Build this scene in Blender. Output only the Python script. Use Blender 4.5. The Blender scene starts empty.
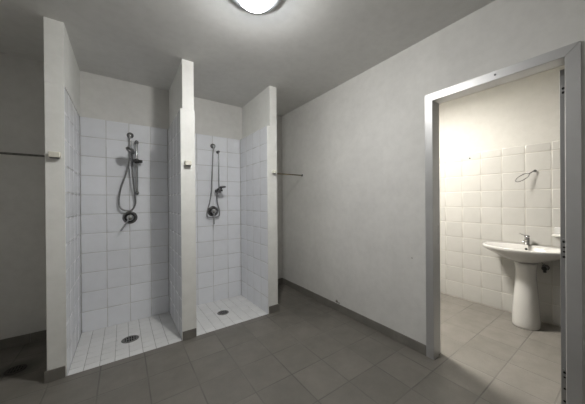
import bpy, bmesh, math, random
from mathutils import Vector, Matrix
random.seed(7)
scene = bpy.context.scene
COL = scene.collection
V = Vector

# ------------------------------------------------------------------ dimensions (metres)
H = 2.654                    # ceiling height
XR, XRO = 2.08, 2.20         # wall with the doorway: inner and outer face
YB = 3.275                   # back wall plaster
TY = 3.266                   # tile face on the back wall
YF = 2.471                   # front of the shower partitions
XL, YN = -1.29, -1.45        # left wall and the wall behind
XS = 3.661                   # plaster of the washbasin wall
TS = 3.651                   # tile face on it
TYN, TYP = -0.75, 2.75       # extent of the washroom

# ------------------------------------------------------------------ materials
def new_mat(name):
    m = bpy.data.materials.new(name); m.use_nodes = True
    nt = m.node_tree; b = nt.nodes['Principled BSDF']
    return m, nt, b
def node(nt, t, **kw):
    n = nt.nodes.new(t)
    for k, v in kw.items(): setattr(n, k, v)
    return n
def ramp(nt, src, stops):
    r = node(nt, 'ShaderNodeValToRGB')
    el = r.color_ramp.elements
    el[0].position, el[0].color = stops[0][0], (*stops[0][1], 1)
    el[1].position, el[1].color = stops[-1][0], (*stops[-1][1], 1)
    for p, c in stops[1:-1]:
        e = el.new(p); e.color = (*c, 1)
    nt.links.new(src, r.inputs['Fac'])
    return r.outputs['Color']
def noise(nt, scale, detail=4, rough=.55, vec=None):
    n = node(nt, 'ShaderNodeTexNoise')
    n.inputs['Scale'].default_value = scale; n.inputs['Detail'].default_value = detail; n.inputs['Roughness'].default_value = rough
    if vec: nt.links.new(vec, n.inputs['Vector'])
    return n.outputs['Fac']
def objvec(nt):
    return node(nt, 'ShaderNodeTexCoord').outputs['Object']
def mul(nt, a, b, mode='MULTIPLY', fac=1.0):
    m = node(nt, 'ShaderNodeMix', data_type='RGBA', blend_type=mode)
    m.inputs[0].default_value = fac
    nt.links.new(a, m.inputs[6]); nt.links.new(b, m.inputs[7])
    return m.outputs[2]
def bump(nt, b, h, strength, dist):
    n = node(nt, 'ShaderNodeBump'); n.inputs['Strength'].default_value = strength; n.inputs['Distance'].default_value = dist
    nt.links.new(h, n.inputs['Height']); nt.links.new(n.outputs['Normal'], b.inputs['Normal'])

def plaster(name, col, rough=.7, var=.06):
    m, nt, b = new_mat(name)
    v = objvec(nt)
    lo = tuple(c*(1-var) for c in col); hi = tuple(min(1, c*(1+var)) for c in col)
    c1 = ramp(nt, noise(nt, 2.2, 5, .6, v), [(.3, lo), (.7, hi)])
    c2 = ramp(nt, noise(nt, 14, 4, .6, v), [(.25, (.94,.94,.935)), (.6, (1,1,1))])
    nt.links.new(mul(nt, c1, c2), b.inputs['Base Color'])
    b.inputs['Roughness'].default_value = rough
    bump(nt, b, noise(nt, 60, 3, .5, v), .12, .004)
    return m
def chipped(m, spots):
    nt = m.node_tree; b = nt.nodes['Principled BSDF']; tc = objvec(nt)
    cur = b.inputs['Base Color'].links[0].from_socket
    for (p, r) in spots:
        d = node(nt, 'ShaderNodeVectorMath', operation='DISTANCE'); nt.links.new(tc, d.inputs[0]); d.inputs[1].default_value = p
        a = node(nt, 'ShaderNodeMath', operation='MULTIPLY_ADD'); nt.links.new(noise(nt, 45, 3, .6, tc), a.inputs[0]); a.inputs[1].default_value = r*1.6; nt.links.new(d.outputs['Value'], a.inputs[2])
        q = node(nt, 'ShaderNodeMapRange'); q.inputs[1].default_value = r*1.3; q.inputs[2].default_value = r*1.8
        nt.links.new(a.outputs[0], q.inputs[0])
        x = node(nt, 'ShaderNodeMix', data_type='RGBA'); nt.links.new(q.outputs[0], x.inputs[0]); x.inputs[6].default_value = (.16,.14,.12,1); nt.links.new(cur, x.inputs[7]); cur = x.outputs[2]
    nt.links.new(cur, b.inputs['Base Color'])
    return m
def simple(name, col, rough=.5, metal=0.0, var=.05, scale=20, coat=0):
    m, nt, b = new_mat(name)
    v = objvec(nt)
    lo = tuple(c*(1-var) for c in col); hi = tuple(min(1, c*(1+var)) for c in col)
    nt.links.new(ramp(nt, noise(nt, scale, 3, .5, v), [(.3, lo), (.7, hi)]), b.inputs['Base Color'])
    b.inputs['Roughness'].default_value = rough; b.inputs['Metallic'].default_value = metal
    b.inputs['Coat Weight'].default_value = coat
    return m
def tile_mat(name, col, rough):
    m, nt, b = new_mat(name)
    g = node(nt, 'ShaderNodeNewGeometry').outputs['Random Per Island']
    lo = tuple(c*.96 for c in col); hi = tuple(min(1, c*1.03) for c in col)
    c1 = ramp(nt, g, [(0, lo), (1, hi)])
    c2 = ramp(nt, noise(nt, 9, 4, .6, objvec(nt)), [(.25, (.955,.955,.95)), (.65, (1,1,1))])
    nt.links.new(mul(nt, c1, c2), b.inputs['Base Color'])
    b.inputs['Roughness'].default_value = rough
    b.inputs['Specular IOR Level'].default_value = .5
    return m
def floor_mat():
    m, nt, b = new_mat('grey_floor_tile')
    S = .2966
    tc = objvec(nt)
    mp = node(nt, 'ShaderNodeMapping'); mp.inputs['Location'].default_value = (.1559/S, -2.3919/S, 0)
    mp.inputs['Scale'].default_value = (1/S, 1/S, 1)
    nt.links.new(tc, mp.inputs['Vector'])
    sp = node(nt, 'ShaderNodeSeparateXYZ'); nt.links.new(mp.outputs['Vector'], sp.inputs[0])
    def mth(op, a, bb=None):
        n = node(nt, 'ShaderNodeMath', operation=op)
        for i, q in enumerate((a, bb)):
            if q is None: continue
            if isinstance(q, (int, float)): n.inputs[i].default_value = q
            else: nt.links.new(q, n.inputs[i])
        return n.outputs[0]
    def edge(c):   # distance to the nearest joint, in tiles
        f = mth('FRACT', c); return mth('MINIMUM', f, mth('SUBTRACT', 1.0, f))
    e = mth('MINIMUM', edge(sp.outputs[0]), edge(sp.outputs[1]))
    cell = node(nt, 'ShaderNodeCombineXYZ')
    nt.links.new(mth('FLOOR', sp.outputs[0]), cell.inputs[0]); nt.links.new(mth('FLOOR', sp.outputs[1]), cell.inputs[1])
    wn = node(nt, 'ShaderNodeTexWhiteNoise', noise_dimensions='2D'); nt.links.new(cell.outputs[0], wn.inputs['Vector'])
    base = ramp(nt, wn.outputs['Value'], [(0, (.188,.176,.155)), (1, (.214,.200,.177))])
    mot = ramp(nt, noise(nt, 5, 6, .65, tc), [(.3, (.8,.8,.8)), (.65, (1.0,1.0,1.0))])
    grit = ramp(nt, noise(nt, 160, 2, .5, tc), [(.3, (.92,.92,.92)), (.7, (1,1,1))])
    c = mul(nt, mul(nt, base, mot), grit)
    # joints with dirt that varies in strength along the floor
    j = node(nt, 'ShaderNodeMapRange'); j.inputs[1].default_value = .009; j.inputs[2].default_value = .019
    nt.links.new(e, j.inputs[0])
    gm = ramp(nt, noise(nt, 2.3, 3, .5, tc), [(.35, (.10,.094,.083)), (.7, (.175,.164,.146))])
    mx = node(nt, 'ShaderNodeMix', data_type='RGBA'); nt.links.new(j.outputs[0], mx.inputs[0]); nt.links.new(gm, mx.inputs[6]); nt.links.new(c, mx.inputs[7])
    # damp stain round the floor by the wall corner, old water marks round the left drain
    def blob(x, y, r0, r1):
        p = node(nt, 'ShaderNodeVectorMath', operation='DISTANCE'); nt.links.new(tc, p.inputs[0]); p.inputs[1].default_value = (x, y, 0)
        d = mth('ADD', p.outputs['Value'], mth('MULTIPLY', mth('SUBTRACT', noise(nt, 6, 4, .6, tc), .5), r1*.9))
        q = node(nt, 'ShaderNodeMapRange'); q.inputs[1].default_value = r0; q.inputs[2].default_value = r1
        nt.links.new(d, q.inputs[0]); return q.outputs[0]
    damp = mth('MULTIPLY', mth('MULTIPLY_ADD', blob(1.78, 2.42, .1, .55), .3) , 1.0)
    n = damp.node.inputs[0].links[0].from_node; n.inputs[2].default_value = .7
    st = mth('MULTIPLY', blob(-.70, 2.80, .05, .17), .65)
    st = mth('ADD', st, .35)
    tot = mth('MULTIPLY', damp, st)
    fc = node(nt, 'ShaderNodeMix', data_type='RGBA', blend_type='MULTIPLY'); fc.inputs[0].default_value = 1
    nt.links.new(mx.outputs[2], fc.inputs[6]); nt.links.new(tot, fc.inputs[7])
    nt.links.new(fc.outputs[2], b.inputs['Base Color'])
    rr = ramp(nt, noise(nt, 7, 4, .6, tc), [(.3, (.38,)*3), (.7, (.55,)*3)])
    nt.links.new(rr, b.inputs['Roughness'])
    bump(nt, b, j.outputs[0], .5, .002)
    return m

M = dict(
    wall=plaster('painted_plaster', (.73,.722,.698)),
    ceil=plaster('ceiling_paint', (.76,.755,.735), .8, .04),
    part=plaster('partition_paint', (.82,.82,.79), .6, .05),
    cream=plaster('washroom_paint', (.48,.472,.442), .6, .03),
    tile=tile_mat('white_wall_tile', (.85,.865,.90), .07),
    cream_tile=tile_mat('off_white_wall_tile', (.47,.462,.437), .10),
    tray=tile_mat('white_floor_tile', (.76,.76,.755), .35),
    grout=simple('tile_grout', (.57,.57,.56), .85, 0, .15, 8),
    tray_grout=simple('shower_floor_grout', (.34,.335,.32), .85, 0, .25, 8),
    cream_grout=simple('cream_tile_grout', (.42,.40,.36), .85, 0, .1, 8),
    floor=floor_mat(),
    base=simple('dark_skirting_tile', (.185,.175,.157), .45, 0, .14, 7),
    frame=simple('grey_painted_metal', (.53,.53,.53), .42, .6, .04, 6),
    leaf=simple('grey_door_paint', (.20,.20,.20), .45, .0, .05, 6),
    hinge=simple('hinge_steel', (.26,.26,.26), .35, .7, .05),
    chrome=simple('worn_chrome', (.50,.50,.50), .16, 1, .1),
    chrome_dark=simple('tarnished_chrome', (.24,.24,.245), .25, 1, .15),
    steel=simple('dull_steel', (.22,.215,.205), .4, .9, .2, 60),
    dark_steel=simple('rusted_dark_steel', (.06,.055,.05), .6, .5, .3, 60),
    brass=simple('aged_brass_rod', (.30,.26,.18), .35, 1, .15, 40),
    black=simple('black_plastic', (.02,.02,.021), .35),
    dark=simple('dark_hole', (.004,.004,.004), .9),
    rubber=simple('black_rubber', (.012,.012,.012), .6),
    bracket=simple('cream_plastic', (.74,.72,.63), .4, 0, .04),
    china=simple('white_porcelain', (.54,.532,.51), .12, 0, .015, 3),
    hose=simple('ribbed_metal_hose', (.30,.30,.30), .32, .9, .1, 80),
    ring=simple('grey_lamp_ring', (.60,.61,.64), .4, .0, .04),
    rust=simple('rusty_wire', (.10,.075,.05), .6, .5, .3, 60),
    paper=simple('white_plastic', (.75,.74,.70), .4),
)
def glow(name, col, strength):
    m, nt, b = new_mat(name)
    b.inputs['Base Color'].default_value = (.9,.9,.9,1)
    b.inputs['Emission Color'].default_value = (*col, 1); b.inputs['Emission Strength'].default_value = strength
    return m
M['fill_glow'] = glow('fill_glow_frosted_glass', (1.0,.97,.92), .08)  # faint glow of the added window, fill light for the hall
M['bulb'] = glow('lit_bulb', (1.0,.975,.93), 1440)
m_, nt_, b_ = new_mat('lit_opal_glass')
tr_ = node(nt_, 'ShaderNodeBsdfTransparent'); em_ = node(nt_, 'ShaderNodeEmission'); mx_ = node(nt_, 'ShaderNodeMixShader')
em_.inputs[0].default_value = (.95,.98,1,1); em_.inputs[1].default_value = 44; mx_.inputs[0].default_value = .45
nt_.links.new(tr_.outputs[0], mx_.inputs[1]); nt_.links.new(em_.outputs[0], mx_.inputs[2])
nt_.links.new(mx_.outputs[0], nt_.nodes['Material Output'].inputs[0]); nt_.nodes.remove(b_)
M['glow'] = m_
M['glow_warm'] = glow('lit_warm_opal_glass', (1.0,.955,.89), 200)

# ------------------------------------------------------------------ mesh builder
class MB:
    def __init__(s): s.bm = bmesh.new(); s.mi = 0
    def face(s, vs, smooth=False):
        try: f = s.bm.faces.new(vs)
        except ValueError: return None
        f.material_index = s.mi; f.smooth = smooth; return f
    def box(s, x0, x1, y0, y1, z0, z1, bev=0, seg=2):
        lo, hi = V((min(x0,x1), min(y0,y1), min(z0,z1))), V((max(x0,x1), max(y0,y1), max(z0,z1)))
        v = [s.bm.verts.new((hi.x if i&1 else lo.x, hi.y if i&2 else lo.y, hi.z if i&4 else lo.z)) for i in range(8)]
        fs = [s.face([v[i] for i in q]) for q in ((0,2,3,1),(4,5,7,6),(0,1,5,4),(2,6,7,3),(0,4,6,2),(1,3,7,5))]
        if bev:
            es = {e for f in fs for e in f.edges}
            r = bmesh.ops.bevel(s.bm, geom=list(es), offset=bev, segments=seg, affect='EDGES', profile=.5)
            for f in r['faces']: f.smooth = True; f.material_index = s.mi
        return s
    def prism(s, poly, x0, x1, axis='z', bev=0):
        # extrude polygon: axis z -> poly (x,y); axis x -> (y,z); axis y -> (x,z)
        def P(a, b, c): return {'z': (a,b,c), 'x': (c,a,b), 'y': (a,c,b)}[axis]
        A = [s.bm.verts.new(P(a,b,x0)) for a,b in poly]; B = [s.bm.verts.new(P(a,b,x1)) for a,b in poly]
        n = len(poly); fs = [s.face(A[::-1]), s.face(B)]
        for i in range(n): fs.append(s.face([A[i], A[(i+1)%n], B[(i+1)%n], B[i]]))
        return s
    def ring(s, c, ax, r, n=24, sx=1, ref=None):
        ax = V(ax).normalized(); c = V(c)
        ref = V(ref) if ref else (V((0,0,1)) if abs(ax.z) < .9 else V((1,0,0)))
        u = ref.cross(ax).normalized(); w = ax.cross(u)
        return [s.bm.verts.new(c + u*math.cos(2*math.pi*i/n)*r*sx + w*math.sin(2*math.pi*i/n)*r) for i in range(n)]
    def bridge(s, a, b, smooth=True):
        n = len(a)
        for i in range(n): s.face([a[i], a[(i+1)%n], b[(i+1)%n], b[i]], smooth)
    def lathe(s, o, ax, prof, n=28, cap=True):
        # profile: (distance along axis, radius)
        o = V(o); axn = V(ax).normalized(); prev = None
        for i, (d, r) in enumerate(prof):
            R = s.ring(o + axn*d, ax, max(r, 1e-4), n)
            if prev: s.bridge(prev, R)
            elif cap: s.face(R[::-1])
            prev = R
        if cap: s.face(prev)
        return s
    def cyl(s, a, b, r, n=20, r2=None, bev=0):
        a, b = V(a), V(b); L = (b-a).length; r2 = r if r2 is None else r2
        if bev: pr = [(0, r-bev), (bev*.3, r-bev*.3), (bev, r), (L-bev, r2), (L-bev*.3, r2-bev*.3), (L, r2-bev)]
        else: pr = [(0, r), (L, r2)]
        return s.lathe(a, b-a, pr, n)
    def tube(s, pts, r, n=10, closed=False, sub=6, wob=0):
        P = [V(p) for p in pts]; Q = []
        m = len(P)
        rng = range(m if closed else m-1)
        for i in rng:
            g = lambda k: P[k % m] if closed else P[max(0, min(m-1, k))]
            p0, p1, p2, p3 = g(i-1), g(i), g(i+1), g(i+2)
            for k in range(sub):
                t = k/sub
                Q.append(.5*((2*p1)+(p2-p0)*t+(2*p0-5*p1+4*p2-p3)*t*t+(3*p1-p0-3*p2+p3)*t**3))
        if not closed: Q.append(P[-1])
        rings = []; up = None
        for i, q in enumerate(Q):
            if closed: d = Q[(i+1) % len(Q)] - Q[i-1]
            else: d = Q[min(i+1, len(Q)-1)] - Q[max(i-1, 0)]
            d.normalize()
            if up is None: up = V((0,0,1)) if abs(d.z) < .9 else V((1,0,0))
            u = up.cross(d).normalized(); w = d.cross(u); up = w
            rr = r*(1 + (wob if i & 1 else 0))
            rings.append([s.bm.verts.new(q + (u*math.cos(2*math.pi*k/n)+w*math.sin(2*math.pi*k/n))*rr) for k in range(n)])
        for a, b in zip(rings, rings[1:]): s.bridge(a, b)
        if closed: s.bridge(rings[-1], rings[0])
        else: s.face(rings[0][::-1]); s.face(rings[-1])
        return s
    def ball(s, c, r, n=14, sc=(1,1,1)):
        res = bmesh.ops.create_uvsphere(s.bm, u_segments=n, v_segments=n//2, radius=r)
        for v in res['verts']: v.co = V(c) + V((v.co.x*sc[0], v.co.y*sc[1], v.co.z*sc[2]))
        for f in {f for v in res['verts'] for f in v.link_faces}: f.smooth = True; f.material_index = s.mi
        return s
    def tiles(s, o, u, v, cu, cv, gap=.003, th=.008, bev=.0048, tilt=.0035):
        # real bevelled tiles on the plane o + u*a + v*b, faces looking along u x v
        o, u, v = V(o), V(u).normalized(), V(v).normalized(); nn = u.cross(v).normalized()
        for a0, a1 in zip(cu, cu[1:]):
            for b0, b1 in zip(cv, cv[1:]):
                if a1-a0 < gap*2 or b1-b0 < gap*2: continue
                tu, tv = random.uniform(-tilt, tilt), random.uniform(-tilt, tilt)
                ca, cb = (a0+a1)/2, (b0+b1)/2
                prev = None
                for ins, hh in ((gap/2, 0), (gap/2, th-bev), (gap/2+bev*.3, th-bev*.3), (gap/2+bev, th-bev*.03), (gap/2+bev*2.2, th)):
                    R = []
                    for a, b in ((a0+ins, b0+ins), (a1-ins, b0+ins), (a1-ins, b1-ins), (a0+ins, b1-ins)):
                        k = hh + ((a-ca)*tu + (b-cb)*tv if hh else 0)
                        R.append(s.bm.verts.new(o + u*a + v*b + nn*k))
                    if prev: s.bridge(prev, R)
                    prev = R
                s.face(prev, True)
        return s
    def build(s, name, mats, parent=None, origin=None, kind=None, fixn=True):
        if fixn: bmesh.ops.recalc_face_normals(s.bm, faces=s.bm.faces[:])
        me = bpy.data.meshes.new(name)
        o = bpy.data.objects.new(name, me); COL.objects.link(o)
        loc = V(origin) if origin is not None else V((0,0,0))
        if parent is not None: loc = V(parent.location) if origin is None else loc
        if loc.length: bmesh.ops.translate(s.bm, verts=s.bm.verts[:], vec=-loc)
        s.bm.to_mesh(me); s.bm.free()
        for m in (mats if isinstance(mats, (list, tuple)) else [mats]): me.materials.append(m)
        if parent is not None: o.parent = parent; o.location = loc - V(parent['_w'] if '_w' in parent else parent.location)
        else: o.location = loc
        if kind: o['kind'] = kind
        return o
def thing(name, label, cat, loc, group=None):
    o = bpy.data.objects.new(name, None); COL.objects.link(o); o.location = loc; o.empty_display_size = .05
    o['label'] = label; o['category'] = cat
    if group: o['group'] = group
    return o
def tag(o, label, cat, group=None):
    o['label'] = label; o['category'] = cat
    if group: o['group'] = group
    return o
def sub(mb, name, mat, part):
    # sub-part: mesh given in world coordinates, parented to a part whose origin sits on its thing's origin
    w = V(part.parent.location) if part.parent else V(part.location)
    o = mb.build(name, mat); 
    for v in o.data.vertices: v.co -= w
    o.parent = part; o.location = (0,0,0)
    return o
def steps(a, b, d):
    r = [a]
    while r[-1] + d < b - 1e-4: r.append(r[-1] + d)
    r.append(b); return r

# ------------------------------------------------------------------ room shell
f = MB()
f.box(XL-.1, XRO, YN-.1, YF, -.12, 0)                 # hall floor
f.box(XL-.1, -.465, YF, YB+.1, -.12, 0)               # bay to the left of the showers
f.box(1.502, XRO, YF, YB+.1, -.12, 0)                 # nook to the right of the showers
f.box(XRO, XS+.1, TYN-.1, TYP+.1, -.12, 0)            # washroom
bmesh.ops.remove_doubles(f.bm, verts=f.bm.verts[:], dist=1e-5)
f.build('floor', M['floor'], kind='structure')

MB().box(XL-.1, XRO, YN-.1, YB+.1, H, H+.12).build('ceiling', M['ceil'], kind='structure')
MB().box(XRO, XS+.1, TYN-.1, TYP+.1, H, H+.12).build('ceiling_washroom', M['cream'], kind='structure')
wb = MB().box(XL-.1, XR, YB, YB+.1, 0, H).build('wall_back', M['wall'], kind='structure')
MB().box(XL-.1, XL, YN, YB, 0, H).build('wall_left', M['wall'], kind='structure')
WX0, WX1, WZ0, WZ1 = -.55, 1.25, 1.15, 2.25          # frosted window added out of view behind the camera for soft fill
m = MB()
m.box(XL-.1, WX0, YN-.1, YN, 0, H); m.box(WX1, XR, YN-.1, YN, 0, H); m.box(WX0, WX1, YN-.1, YN, 0, WZ0); m.box(WX0, WX1, YN-.1, YN, WZ1, H)
m.build('wall_front', M['wall'], kind='structure')
wn_ = bpy.data.objects.new('added_window_1', None); COL.objects.link(wn_); wn_.location = ((WX0+WX1)/2, YN-.05, WZ0); wn_['kind'] = 'structure'
MB().box(WX0+.04, WX1-.04, YN-.072, YN-.066, WZ0+.04, WZ1-.04).build('fill_glow_pane', M['fill_glow'], wn_)
m = MB()
m.box(WX0, WX1, YN-.09, YN-.03, WZ0, WZ0+.05); m.box(WX0, WX1, YN-.09, YN-.03, WZ1-.05, WZ1)
m.box(WX0, WX0+.05, YN-.09, YN-.03, WZ0+.05, WZ1-.05); m.box(WX1-.05, WX1, YN-.09, YN-.03, WZ0+.05, WZ1-.05)
m.box((WX0+WX1)/2-.025, (WX0+WX1)/2+.025, YN-.088, YN-.032, WZ0+.05, WZ1-.05)
m.build('added_window_frame', M['frame'], wn_)
# wall with the doorway (opening 0.186..1.027 wide, 2.172 high), hall side grey, washroom side cream
D0, D1, DT = .186, 1.027, 2.172
w = MB()
for x0, x1, mi in ((XR, XRO-.01, 0), (XRO-.01, XRO, 1)):
    w.mi = mi
    w.box(x0, x1, YN-.1, D0, 0, H); w.box(x0, x1, D1, YB+.1, 0, H); w.box(x0, x1, D0, D1, DT, H)
wr = w.build('wall_right', [chipped(plaster('chipped_plaster', (.73,.722,.698)), [((XR, 2.075, .105), .022), ((XR, 2.04, .098), .014), ((XR, 1.152, .795), .006)]), M['cream']], kind='structure')
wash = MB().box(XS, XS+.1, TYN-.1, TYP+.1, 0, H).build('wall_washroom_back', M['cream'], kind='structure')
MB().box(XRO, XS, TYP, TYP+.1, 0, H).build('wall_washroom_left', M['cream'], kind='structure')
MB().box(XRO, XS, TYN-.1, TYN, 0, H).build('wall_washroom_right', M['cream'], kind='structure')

# tiles of the washroom wall, cut strip along the top
ys = [.934 + .2025*k for k in range(-8, 9)]
ys = [TYN] + [y for y in ys if TYN+.02 < y < TYP-.02] + [TYP]
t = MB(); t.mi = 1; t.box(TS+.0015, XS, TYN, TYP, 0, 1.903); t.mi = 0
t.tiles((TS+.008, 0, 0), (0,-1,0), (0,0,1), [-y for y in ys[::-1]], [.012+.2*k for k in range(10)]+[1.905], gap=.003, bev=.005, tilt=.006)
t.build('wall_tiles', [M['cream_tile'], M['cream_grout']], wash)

# ------------------------------------------------------------------ shower partitions
TT = 2.186                                             # top of the shower tiles
rows = [-.02+.2005*k for k in range(0, 12)]; rows[0] = -.03; rows[-1] = TT
def partition(name, x0, x1, lx0, lx1, edge):
    m = MB()
    m.box(x0, x1, YF, YB, TT, H)
    m.box(lx0, lx1, YF-.001, YB, -.04, TT, .004)
    for x in edge: m.box(x, x+(.012 if x < (lx0+lx1)/2 else -.012), YF-.001, YF+.006, -.04, TT, .002)
    return m.build(name, M['part'], kind='structure')
p1 = partition('wall_partition_left', -.464, -.356, -.465, -.367, (-.3575,))
p2 = partition('wall_partition_middle', .464, .567, .4545, .5665, (.4455, .5755))
p3 = partition('wall_partition_right', 1.408, 1.502, 1.3815, 1.502, (1.3725,))
YC = [YF+.006, YF+.19, YF+.39, YF+.59, TY]
def side_tiles(parent, xface, nx):
    # xface: tile face, nx: +1 faces right, -1 faces left
    t = MB(); t.mi = 1
    t.box(xface-nx*.0015, xface-nx*.0105, YF+.0065, YB, -.035, TT-.002); t.mi = 0
    if nx > 0: t.tiles((xface-.008, 0, 0), (0,1,0), (0,0,1), YC, rows)
    else: t.tiles((xface+.008, 0, 0), (0,-1,0), (0,0,1), [-y for y in YC[::-1]], rows)
    return t.build('wall_tiles', [M['tile'], M['grout']], parent)
side_tiles(p1, -.358, 1)
side_tiles(p2, .446, -1)
side_tiles(p2, .575, 1)
side_tiles(p3, 1.373, -1)
def back_tiles(cols):
    t = MB(); t.mi = 1; t.box(cols[0], cols[-1], TY+.0015, YB, -.035, TT-.002); t.mi = 0
    t.tiles((0, TY+.008, 0), (1,0,0), (0,0,1), cols, rows)
    return t.build('wall_tiles', [M['tile'], M['grout']], wb)
back_tiles([-.357, -.147, .057, .261, .445])
back_tiles([.576, .782, .983, 1.184, 1.372])

# tiled shower floors, falling slightly to the back
def shower_floor(name, x0, x1, cols):
    m = MB(); m.mi = 1
    z1, z0 = -.004, -.027
    m.prism([(YF, -.08), (YB, -.08), (YB, z0-.002), (YF, z1-.002)], x0, x1, 'x'); m.mi = 0
    vdir = V((0, YB-YF, z0-z1)); L = vdir.length
    m.tiles((0, YF, z1-.006), (1,0,0), vdir, cols, [0, .09, .19, .29, .39, .49, .59, .69, L-.004], gap=.0035, th=.007, bev=.002, tilt=.004)
    return m.build(name, [M['tray'], M['tray_grout']], kind='structure')
shower_floor('floor_shower_left', -.367, .4545, [-.358, -.266, -.166, -.066, .034, .134, .234, .334, .446])
shower_floor('floor_shower_right', .5665, 1.3815, [.575, .672, .772, .872, .972, 1.072, 1.172, 1.272, 1.373])

# ------------------------------------------------------------------ skirting tiles
def skirt(name, mb, parent=None): return mb.build(name, M['base'], kind='structure')
BH, BT = .085, .012
m = MB()
for y0, y1 in zip(steps(D1, YB, .2966), steps(D1, YB, .2966)[1:]):
    m.box(XR-BT, XR-.0005, y0+.001, y1-.001, .0005, BH, .002)
skirt('baseboard_right', m)
m = MB()
for y0, y1 in zip(steps(YN, D0, .2966), steps(YN, D0, .2966)[1:]):
    m.box(XR-BT, XR-.0005, y0+.001, y1-.001, .0005, BH, .002)
skirt('baseboard_right_near', m)
m = MB()
for x0, x1 in ((XL+BT, -1.02), (-1.02, -.72), (-.72, -.477), (1.514, 1.79), (1.79, XR-BT)):
    m.box(x0+.001, x1-.001, YB-BT, YB-.0005, .0005, BH, .002)
skirt('baseboard_back', m)
m = MB()
for y0, y1 in zip(steps(YN, YB, .2966), steps(YN, YB, .2966)[1:]):
    m.box(XL+.0005, XL+BT, y0+.001, y1-.001, .0005, BH, .002)
skirt('baseboard_left', m)
m = MB()
for x0, x1 in zip(steps(XL+BT, XR-BT, .2966), steps(XL+BT, XR-BT, .2966)[1:]):
    m.box(x0+.001, x1-.001, YN+.0005, YN+BT, .0005, BH, .002)
skirt('baseboard_front', m)
m = MB(); m.box(-.477, -.364, YF-BT, YF-.0015, .0005, BH, .002); m.box(-.477, -.4655, YF+.001, YB-BT-.002, .0005, BH-.004, .002)
skirt('baseboard_partition_left', m)
m = MB(); m.box(.449, .572, YF-BT, YF-.0015, .0005, BH-.003, .002)
skirt('baseboard_partition_middle', m)
m = MB(); m.box(1.376, 1.514, YF-BT, YF-.0015, .0005, BH, .002); m.box(1.5025, 1.514, YF+.001, YB-BT-.002, .0005, BH, .002)
skirt('baseboard_partition_right', m)

# ------------------------------------------------------------------ door frame and open door
FX = 2.066
prof = [(FX, 0), (FX, .058), (FX+.004, .0605), (2.148, .0605), (2.148, .047), (2.212, .047), (2.212, 0)]
def member(kind):
    m = MB(); g = .0008; rings = []
    for end in (0, 1):
        R = []
        for x, d in prof:
            if kind == 'left': p = (x, D1-d, .0005) if end == 0 else (x, D1-d, DT-d-g)
            elif kind == 'right': p = (x, D0+d, .0005) if end == 0 else (x, D0+d, DT-d-g)
            else: p = (x, D1-d-g, DT-d) if end == 0 else (x, D0+d+g, DT-d)
            R.append(m.bm.verts.new(p))
        rings.append(R)
    m.face(rings[0][::-1]); m.face(rings[1])
    m.bridge(rings[0], rings[1], False)
    return m
fr = bpy.data.objects.new('trim_1', None); COL.objects.link(fr); fr.location = (2.14, .6065, 0); fr['kind'] = 'structure'
jl = member('left').build('jamb', M['frame'], fr)
member('right').build('jamb', M['frame'], fr)
hd = member('head').build('head', M['frame'], fr)
m = MB().box(2.160, 2.185, D1-.0475, D1-.044, .93, 1.09, .001); o = m.build('strike_plate', M['chrome_dark'], fr)
m = MB().cyl((FX-.004, .56, DT-.027), (FX, .56, DT-.027), .006, 12); m.build('screw', M['chrome_dark'], fr)

dr = bpy.data.objects.new('door_1', None); COL.objects.link(dr); dr.location = (2.2, .265, 0); dr['kind'] = 'structure'
LX, LY0, LY1 = 2.2135, .247, .285
MB().box(LX, LX+.70, LY0, LY1, .012, 2.098, .002).build('leaf', M['leaf'], dr)
for zc, zs in ((1.965, (1.979, 1.954)), (.995, (1.041, 1.007, .98, .948)), (.15, (.239, .21, .14, .063))):
    m = MB(); lo, hi = min(zs)-.02, max(zs)+.02
    m.box(LX-.002, LX+.0005, LY0+.003, LY1-.007, lo, hi, .0006)
    m.mi = 1
    for i, z in enumerate(zs):
        m.cyl((LX-.0028, .269, z), (LX-.0015, .269, z), .0075 if i in (0, len(zs)-1) else .006, 12)
    m.mi = 0
    m.build('hinge', [M['hinge'], M['dark']], dr)
m = MB(); m.cyl((LX+.63, LY1, 1.05), (LX+.63, LY1+.008, 1.05), .026, 20); m.cyl((LX+.63, LY1+.008, 1.05), (LX+.63, LY1+.05, 1.05), .009, 14)
m.tube([(LX+.63, LY1+.05, 1.05), (LX+.58, LY1+.052, 1.05), (LX+.51, LY1+.05, 1.05)], .009, 12)
m.build('handle', M['chrome'], dr)

# ------------------------------------------------------------------ ceiling lamps
def ceiling_lamp(loc, label, glowmat):
    x, y = loc
    t = thing('ceiling_lamp', label, 'lamp', (x, y, H))
    m = MB(); m.lathe((x, y, H-.0003), (0,0,-1), [(0,.177), (.016,.178), (.021,.175), (.035,.124), (.035,.119), (.032,.117)], 48)
    m.build('mounting_ring', M['ring'], t)
    m = MB(); m.lathe((x, y, H-.0325), (0,0,-1), [(0,.1165), (.010,.1165), (.030,.110), (.048,.092), (.062,.064), (.070,.034), (.0725,.012), (.0726,.001)], 48)
    m.build('glass_dome', glowmat, t)
    MB().ball((x, y, H-.050), .040, 24, (1,1,.30)).build('bulb', M['bulb'], t)
    MB().cyl((x, y, H-.042), (x, y, H-.0003), .018, 16).build('socket', M['paper'], t)
    return t
ceiling_lamp((.70, 1.40), 'round white glowing ceiling lamp with grey ring above the shower hall', M['glow'])
t = thing('ceiling_lamp', 'flat warm glowing ceiling lamp of the washroom beyond the doorway', 'lamp', (2.41, 1.72, H))
MB().lathe((2.41, 1.72, H-.0003), (0,0,-1), [(0,.195), (.004,.197), (.034,.197), (.042,.191), (.042,.182), (.034,.180)], 48).build('mounting_ring', M['paper'], t)
MB().lathe((2.41, 1.72, H-.030), (0,0,-1), [(0,.178), (.004,.179), (.008,.172), (.009,.10), (.0095,.001)], 48).build('glass_dome', M['glow_warm'], t)

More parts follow.
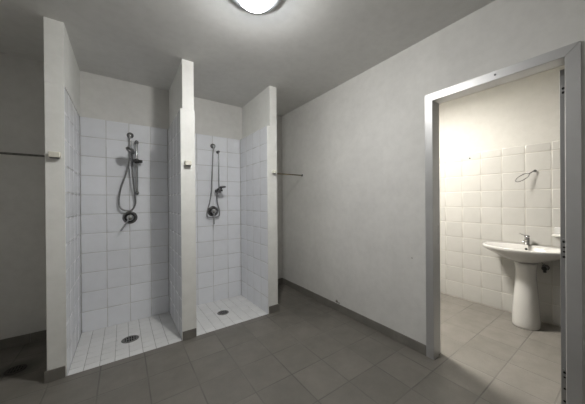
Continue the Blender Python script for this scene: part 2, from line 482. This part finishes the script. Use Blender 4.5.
# ------------------------------------------------------------------ shower fittings
YW = TY - .0003          # tile face
def outlet(x, z, label):
    t = thing('hose_outlet', label, 'shower outlet', (x, YW, z), 'hose outlets on the tiled back walls')
    MB().lathe((x, YW, z), (0,-1,0), [(0,.033), (.004,.033), (.009,.027), (.011,.016), (.02,.013)], 28).build('wall_flange', M['chrome_dark'], t)
    m = MB(); m.tube([(x, YW-.012, z), (x, YW-.032, z), (x, YW-.04, z-.008), (x, YW-.041, z-.026)], .011, 14)
    m.cyl((x, YW-.041, z-.026), (x, YW-.041, z-.042), .0125, 12, bev=.001)
    m.build('elbow', M['chrome'], t)
    return (x, YW-.041, z-.042)
def mixer(x, z, tip, label):
    t = thing('shower_mixer', label, 'shower tap', (x, YW, z), 'lever mixers on the tiled back walls')
    p = MB().lathe((x, YW, z), (0,-1,0), [(0,.069), (.003,.070), (.008,.067), (.011,.058), (.0085,.053)], 40).build('wall_plate', M['chrome_dark'], t)
    MB().lathe((x, YW-.0085, z), (0,-1,0), [(0,.0525), (.004,.050), (.006,.041)], 36).build('black_ring', M['rubber'], t)
    MB().lathe((x, YW-.0147, z), (0,-1,0), [(0,.040), (.006,.0395), (.016,.035), (.026,.033), (.04,.0325), (.047,.028), (.050,.015), (.0505,.001)], 32).build('body', M['chrome'], t)
    a = V((x, YW-.052, z)); b = V(tip); d = (b-a)
    m = MB(); m.tube([a + d*.02, a + d*.3, a + d*.65, b], .0085, 12)
    m.ball(b, .0105, 12); m.build('lever', M['chrome'], t)
def hose(pts, r, label):
    o = MB().tube(pts, r, 10, sub=10, wob=.10).build('shower_hose', M['hose'])
    tag(o, label, 'hose', 'metal shower hoses')
    c = V(pts[0]); me = o.data
    for v in me.vertices: v.co -= c
    o.location = c
def rail(x, z0, z1, r, d, label):
    y = YW - d
    t = thing('shower_rail', label, 'shower rail', (x, YW, z0), 'slide rails of the two showers')
    MB().cyl((x, y, z0-.012), (x, y, z1+.012), r, 18, bev=.002).build('rail', M['chrome'], t)
    for z in (z0, z1):
        m = MB(); m.lathe((x, YW, z), (0,-1,0), [(0,.021), (.005,.021), (.012,.015), (d-.012,.014)], 20)
        m.ball((x, y, z), r+.0075, 18, (1,1,1.15)); m.build('bracket', M['chrome_dark'], t)
    return t
# left shower
s0 = outlet(.069, 2.052, 'chrome hose outlet high on the tiles of the left shower')
rl = rail(.127, 1.408, 1.972, .0125, .055, 'thick chrome slide rail on the back wall of the left shower')
YR = YW - .055
m = MB().cyl((.127, YR, 1.738), (.127, YR, 1.786), .021, 18, bev=.003); m.box(.077, .127, YR-.025, YR+.014, 1.748, 1.776, .005)
sl = m.build('slider', M['black'], rl)
k = MB().cyl((.139, YR, 1.762), (.181, YR, 1.762), .017, 16, bev=.004); sub(k, 'knob', M['black'], sl)
# hand shower in the slider: handle leans out, head faces down and left
hb, hh = V((.082, 3.190, 1.700)), V((.074, 3.075, 1.836))
t = thing('hand_shower', 'chrome hand shower tilted in the black slider of the left shower', 'hand shower', hb, 'hand showers in their sliders')
d = (hh-hb)
MB().tube([hb, hb+d*.25, hb+d*.6, hb+d*.95], .0125, 14).build('handle', M['chrome_dark'], t)
sn = V((-.50, .48, -.62)).normalized()
hc = V((.068, 3.062, 1.852))
MB().lathe(hc - sn*.016, sn, [(0,.014), (.003,.034), (.010,.045), (.022,.048), (.026,.046)], 28).build('head', M['chrome_dark'], t)
MB().lathe(hc + sn*.0101, sn, [(0,.041), (.003,.039), (.004,.001)], 28).build('spray_face', M['black'], t)
hose([s0, (.071,3.224,1.95), (.070, 3.226, 1.881), (.059, 3.230, 1.780), (.032, 3.230, 1.637), (-.019, 3.230, 1.461), (-.039, 3.230, 1.330), (-.025, 3.224, 1.245), (.025, 3.222, 1.214), (.079, 3.224, 1.222), (.110, 3.228, 1.285), (.108, 3.222, 1.370), (.094, 3.205, 1.496), (.084, 3.196, 1.62), tuple(hb - d.normalized()*.001)], .0085, 'long ribbed metal hose looping above the mixer in the left shower')
mixer(.061, 1.135, (-.022, 3.19, 1.006), 'round lever mixer of the left shower, lever pointing down left')
# right shower
s1 = outlet(.986, 2.047, 'chrome hose outlet high on the tiles of the right shower')
rr = rail(1.050, 1.462, 1.972, .0065, .045, 'thin chrome slide rail on the back wall of the right shower')
YR = YW - .045
m = MB().cyl((1.050, YR, 1.425), (1.050, YR, 1.482), .024, 18, bev=.003); m.box(.996, 1.05, YR-.034, YR+.012, 1.428, 1.466, .006)
sl = m.build('slider', M['black'], rr)
k = MB().cyl((1.062, YR, 1.458), (1.098, YR, 1.458), .014, 16, bev=.004); sub(k, 'knob', M['black'], sl)
hb, hh = V((1.010, 3.175, 1.412)), V((1.046, 3.112, 1.482))
t = thing('hand_shower', 'chrome hand shower resting low on the rail of the right shower', 'hand shower', hb, 'hand showers in their sliders')
d = hh-hb
MB().tube([hb, hb+d*.3, hb+d*.65, hb+d], .012, 14).build('handle', M['chrome_dark'], t)
hc = V((1.055, 3.095, 1.495)); sn = V((.05, -.12, -1)).normalized()
MB().lathe(hc - sn*.012, sn, [(0,.012), (.003,.034), (.008,.043), (.016,.044), (.020,.042)], 28).build('head', M['chrome_dark'], t)
MB().lathe(hc + sn*.0081, sn, [(0,.039), (.003,.037), (.004,.001)], 28).build('spray_face', M['black'], t)
hose([s1, (.974,3.224,1.93), (.968, 3.225, 1.789), (.959, 3.230, 1.591), (.953, 3.235, 1.433), (.930, 3.240, 1.289), (.901, 3.240, 1.185), (.903, 3.238, 1.110), (.975, 3.237, 1.088+.01), (1.052, 3.238, 1.115), (1.058, 3.238, 1.190), (1.040, 3.235, 1.255), (1.018, 3.212, 1.340), tuple(hb - d.normalized()*.001)], .0075, 'long thin metal hose hanging behind the mixer in the right shower')
mixer(.981, 1.178, (.972, 3.19, 1.02), 'round lever mixer of the right shower, lever pointing straight down')

# drains
def drain(x, y, z, r, slope, label, mat):
    t = thing('floor_drain', label, 'drain', (x, y, z), 'round floor drains')
    ax = V((0, -slope, 1)) if slope else V((0,0,1)); ax = V((0, slope, 1)).normalized()
    MB().lathe((x, y, z), ax, [(0,r), (.002,r), (.0035,r*.96), (.0035,r*.80), (.0015,r*.78)], 36).build('rim', mat, t)
    g = MB(); 
    g.lathe(V((x, y, z)) + ax*.0014, ax, [(0,r*.77), (.0012,r*.765)], 32)
    g.mi = 1
    for i in range(-2, 3):
        yy = i*r*.27; hl = math.sqrt(max(0, (r*.68)**2 - yy*yy))
        for sg in (-1, 1):
            a, b = sorted((sg*r*.07, sg*hl))
            if b - a < .006: continue
            zz = z + ax.z*.0027 - slope*0
            vs = [(x+yy-r*.07, y+a), (x+yy+r*.07, y+a), (x+yy+r*.07, y+b), (x+yy-r*.07, y+b)]
            q = [g.bm.verts.new((vx, vy, z + .0030 - slope*(vy-y))) for vx, vy in vs]
            g.face(q)
    g.mi = 0
    g.build('grate', [mat, M['dark']], t)
SL = .023/.804
tray_z = lambda y: -.004 - SL*(y-YF) + .0012
drain(.046, 2.812, tray_z(2.812), .072, SL, 'round slotted metal drain in the white floor of the left shower', M['steel'])
drain(.962, 2.838, tray_z(2.838), .066, SL, 'round slotted metal drain in the white floor of the right shower', M['steel'])
drain(-.70, 2.80, .0003, .062, 0, 'round metal drain in the dark grey floor left of the showers', M['dark_steel'])

# ------------------------------------------------------------------ rail brackets and curtain rods
def bracket(x, z, w, hgt, label):
    yb_ = YF - .0015
    t = thing('curtain_bracket', label, 'bracket', (x, yb_, z), 'small cream plastic brackets on the partition fronts')
    m = MB(); m.box(x-w/2, x+w/2, yb_-.036, yb_, z-hgt/2, z+hgt/2, .006, 3); m.build('body', M['bracket'], t)
    m = MB(); m.box(x-w*.40, x+w*.40, yb_-.030, yb_-.004, z-hgt/2-.006, z-hgt/2-.0002, .001); m.build('slot', M['chrome_dark'], t)
    m = MB(); m.cyl((x, yb_-.039, z+.004), (x, yb_-.0362, z+.004), .004, 12); m.build('screw', M['bracket'], t)
bracket(-.409, 1.655, .066, .042, 'cream plastic bracket on the front of the left partition')
bracket(.507, 1.672, .058, .046, 'cream plastic bracket on the front of the middle partition')
bracket(1.452, 1.648, .040, .036, 'cream plastic bracket on the front of the right partition')
def rod(x0, x1, y, z, r, mat, label):
    t = thing('curtain_rod', label, 'rod', ((x0+x1)/2, y, z), 'shower curtain rods')
    MB().cyl((x0+.003, y, z), (x1-.003, y, z), r, 14).build('tube', mat, t)
    for a, s_ in ((x0, 1), (x1, -1)):
        MB().lathe((a+s_*.0005, y, z), (s_,0,0), [(0,.016), (.004,.016), (.010,.010), (.02,.009)], 18).build('flange', M['chrome_dark'], t)
rod(1.502, XR, 2.736, 1.668, .0085, M['brass'], 'thin metal rod between the right partition and the side wall')
rod(XL, -.465, 2.736, 1.679, .0085, M['steel'], 'dark curtain rod left of the left partition')

# ------------------------------------------------------------------ washbasin, pedestal, tap
CY = .70; WX = TS - .0005; RZ = .812
def outline(n, hw, v0, v1, vc, pb=.55, pf=1.0, pw=1.0):
    # closed outline; hw half width in Y, v = distance from the wall (v0 back, v1 front, vc widest line)
    R = []
    for i in range(n):
        a = 2*math.pi*i/n; c, s_ = math.cos(a), math.sin(a)
        y = hw*math.copysign(abs(c)**pw, c)
        v = vc + (v1-vc)*abs(s_)**pf if s_ >= 0 else vc - (vc-v0)*abs(s_)**pb
        R.append((y, v))
    return R
m = MB(); N = 56
def lay(o, z, dz=None):
    return [m.bm.verts.new((WX - v, CY + y, z + (dz(y, v) if dz else 0))) for y, v in o]
wing = lambda y, v: 0
seq = [
    (outline(N, .085, .10, .30, .20, 1), .655),            # underside, hidden in the pedestal
    (outline(N, .115, .05, .33, .20, .8), .660),
    (outline(N, .175, .012, .385, .21, .6), .688),
    (outline(N, .245, .002, .43, .22, .5), .722),
    (outline(N, .305, .0, .458, .225, .5), .752),
    (outline(N, .333, .0, .472, .225, .5), .770),
    (outline(N, .345, .0, .480, .225, .5), .786),
    (outline(N, .347, .0, .482, .225, .5), .800),
    (outline(N, .343, .0, .479, .225, .5), .809),
    (outline(N, .335, .006, .472, .225, .5), RZ),
    (outline(N, .305, .105, .450, .262, .8), RZ-.002),     # rim to bowl edge, tap ledge at the back
    (outline(N, .292, .116, .438, .265, .85), RZ-.012),
    (outline(N, .262, .132, .418, .27, .9), RZ-.05),
    (outline(N, .205, .155, .385, .27, 1), RZ-.095),
    (outline(N, .12, .195, .335, .27, 1), RZ-.118),
    (outline(N, .03, .24, .30, .27, 1), RZ-.124),
]
prev = None
for o, z in seq:
    R = lay(o, z)
    if prev: m.bridge(prev, R)
    else: m.face(R[::-1])
    prev = R
m.face(prev)
wbn = thing('wash_basin', 'white oval wash basin on the cream tiled wall of the washroom', 'sink', (WX-.24, CY, .655))
bowl = m.build('bowl', M['china'], wbn)
MB().lathe((WX-.1335, CY, RZ-.036), (-1,0,.35), [(0,.011), (.003,.011), (.004,.006)], 16).build('overflow_hole', M['dark'], wbn)
MB().lathe((WX-.27, CY, RZ-.1235), (0,0,1), [(0,.028), (.003,.028), (.004,.018)], 24).build('plug_ring', M['chrome'], wbn)

m = MB(); prev = None
for z, hw, v0, v1 in ((.0005,.106,.10,.352), (.012,.108,.098,.355), (.06,.107,.099,.352), (.16,.103,.104,.344), (.28,.095,.112,.33), (.40,.085,.12,.315), (.50,.079,.126,.306), (.58,.080,.124,.307), (.63,.086,.116,.315), (.6545,.092,.11,.322)):
    R = [m.bm.verts.new((WX-v, CY-.014+y, z)) for y, v in outline(40, hw, v0, v1, (v0+v1)/2, .8, .9)]
    if prev: m.bridge(prev, R)
    else: m.face(R[::-1])
    prev = R
m.face(prev)
ped = m.build('basin_pedestal', M['china'], origin=(WX-.22, CY, 0))
tag(ped, 'tall flared white porcelain pedestal under the wash basin', 'pedestal')

tx, ty, tz = WX-.066, CY+.005, RZ+.0003
t = thing('basin_tap', 'small chrome lever tap on the back ledge of the wash basin', 'tap', (tx, ty, tz))
MB().lathe((tx, ty, tz), (0,0,1), [(0,.027), (.004,.027), (.008,.023), (.07,.0225), (.074,.020)], 24).build('body', M['chrome'], t)
m = MB(); m.tube([(tx-.012, ty, tz+.045), (tx-.06, ty+.004, tz+.052), (tx-.105, ty+.006, tz+.046)], .0125, 14); m.cyl((tx-.104, ty+.006, tz+.046), (tx-.106, ty+.006, tz+.028), .012, 14)
m.build('spout', M['chrome'], t)
m = MB(); m.lathe((tx, ty, tz+.0745), (0,0,1), [(0,.0225), (.018,.023), (.028,.019), (.031,.006)], 22); m.tube([(tx-.01, ty+.008, tz+.098), (tx-.05, ty+.026, tz+.112), (tx-.085, ty+.040, tz+.124)], .005, 10)
m.build('lever', M['chrome'], t)

# angle valve and pipe under the basin
vy, vz = .575, .585
t = thing('angle_valve', 'dark angle valve with pipe under the right side of the basin', 'valve', (WX, vy, vz))
MB().lathe((WX, vy, vz), (-1,0,0), [(0,.03), (.003,.03), (.009,.018), (.05,.016)], 20).build('wall_flange', M['chrome_dark'], t)
m = MB(); m.cyl((WX-.05, vy, vz), (WX-.078, vy, vz), .022, 16, bev=.004); m.ball((WX-.05, vy, vz-.004), .022, 14); m.cyl((WX-.05, vy, vz), (WX-.05, vy, vz-.045), .014, 12)
m.build('handwheel', M['black'], t)
m = MB(); m.tube([(WX-.05, vy, vz+.015), (WX-.05, vy+.004, vz+.035), (WX-.058, vy+.02, vz+.055), (WX-.068, vy+.04, vz+.062)], .007, 10)
m.build('supply_pipe', M['chrome_dark'], t)

# towel ring, soap dish, screw in the tiles
t = thing('towel_ring', 'bent wire towel ring on the tiles above the wash basin', 'towel ring', (WX, .652, 1.612))
m = MB(); m.lathe((WX, .652, 1.612), (-1,0,0), [(0,.014), (.004,.014), (.012,.008), (.03,.007)], 16); m.build('wall_mount', M['chrome_dark'], t)
c0 = V((WX-.028, .654, 1.611)); ax = V((-.085, .125, -.105)); L = ax.length; ax.normalize()
side = ax.cross(V((.85, .55, 0))).normalized()
pts = [c0 + ax*.052]
for i in range(1, 12):
    a = math.pi*2*i/12; pts.append(c0 + ax*(.052 + (L-.045)*(1-math.cos(a))/2) + side*.026*math.sin(a))
m = MB().tube(pts, .0035, 8, closed=True, sub=5); m.tube([c0, c0 + ax*.026, c0 + ax*.052], .0045, 8); m.build('wire_loop', M['chrome_dark'], t)
t = thing('soap_dish', 'small white soap dish on the tiles right of the basin tap', 'soap dish', (WX, .475, .935))
MB().box(WX-.075, WX-.0002, .425, .520, .928, .944, .005).build('shelf', M['paper'], t)
MB().box(WX-.012, WX-.0002, .435, .510, .9445, 1.015, .003).build('back_plate', M['grout'], t)
o = MB().lathe((WX, 1.253, 1.838), (-1,0,0), [(0,.009), (.004,.008), (.006,.003)], 14).build('wall_screw', M['dark'], origin=(WX, 1.253, 1.838))
tag(o, 'lone dark screw in the top tiles of the washroom wall', 'screw')

# ------------------------------------------------------------------ camera and colour management
cam = bpy.data.objects.new('camera', bpy.data.cameras.new('camera')); COL.objects.link(cam)
cam.data.sensor_width = 36; cam.data.sensor_fit = 'HORIZONTAL'; cam.data.lens = 242.79/585*36; cam.data.clip_start = .02
yaw, pit, rol = .6088, -.0020, -.0074
def world(u, d, v):
    c, s_ = math.cos(rol), math.sin(rol); u, v = c*u - s_*v, s_*u + c*v
    c, s_ = math.cos(pit), math.sin(pit); d, v = c*d - s_*v, s_*d + c*v
    c, s_ = math.cos(yaw), math.sin(yaw)
    return V((c*u + s_*d, -s_*u + c*d, v))
r, fw, up = world(1,0,0), world(0,1,0), world(0,0,1)
cam.matrix_world = Matrix(((r.x, up.x, -fw.x, 0), (r.y, up.y, -fw.y, 0), (r.z, up.z, -fw.z, 1.3), (0,0,0,1)))
scene.camera = cam
wld = bpy.data.worlds.new('world'); scene.world = wld; wld.use_nodes = True
wld.node_tree.nodes['Background'].inputs[0].default_value = (.5,.5,.5,1); wld.node_tree.nodes['Background'].inputs[1].default_value = 0
vs = scene.view_settings
vs.view_transform = 'Standard'; vs.look = 'None'; vs.gamma = 1; vs.use_curve_mapping = False; vs.exposure = 0.57
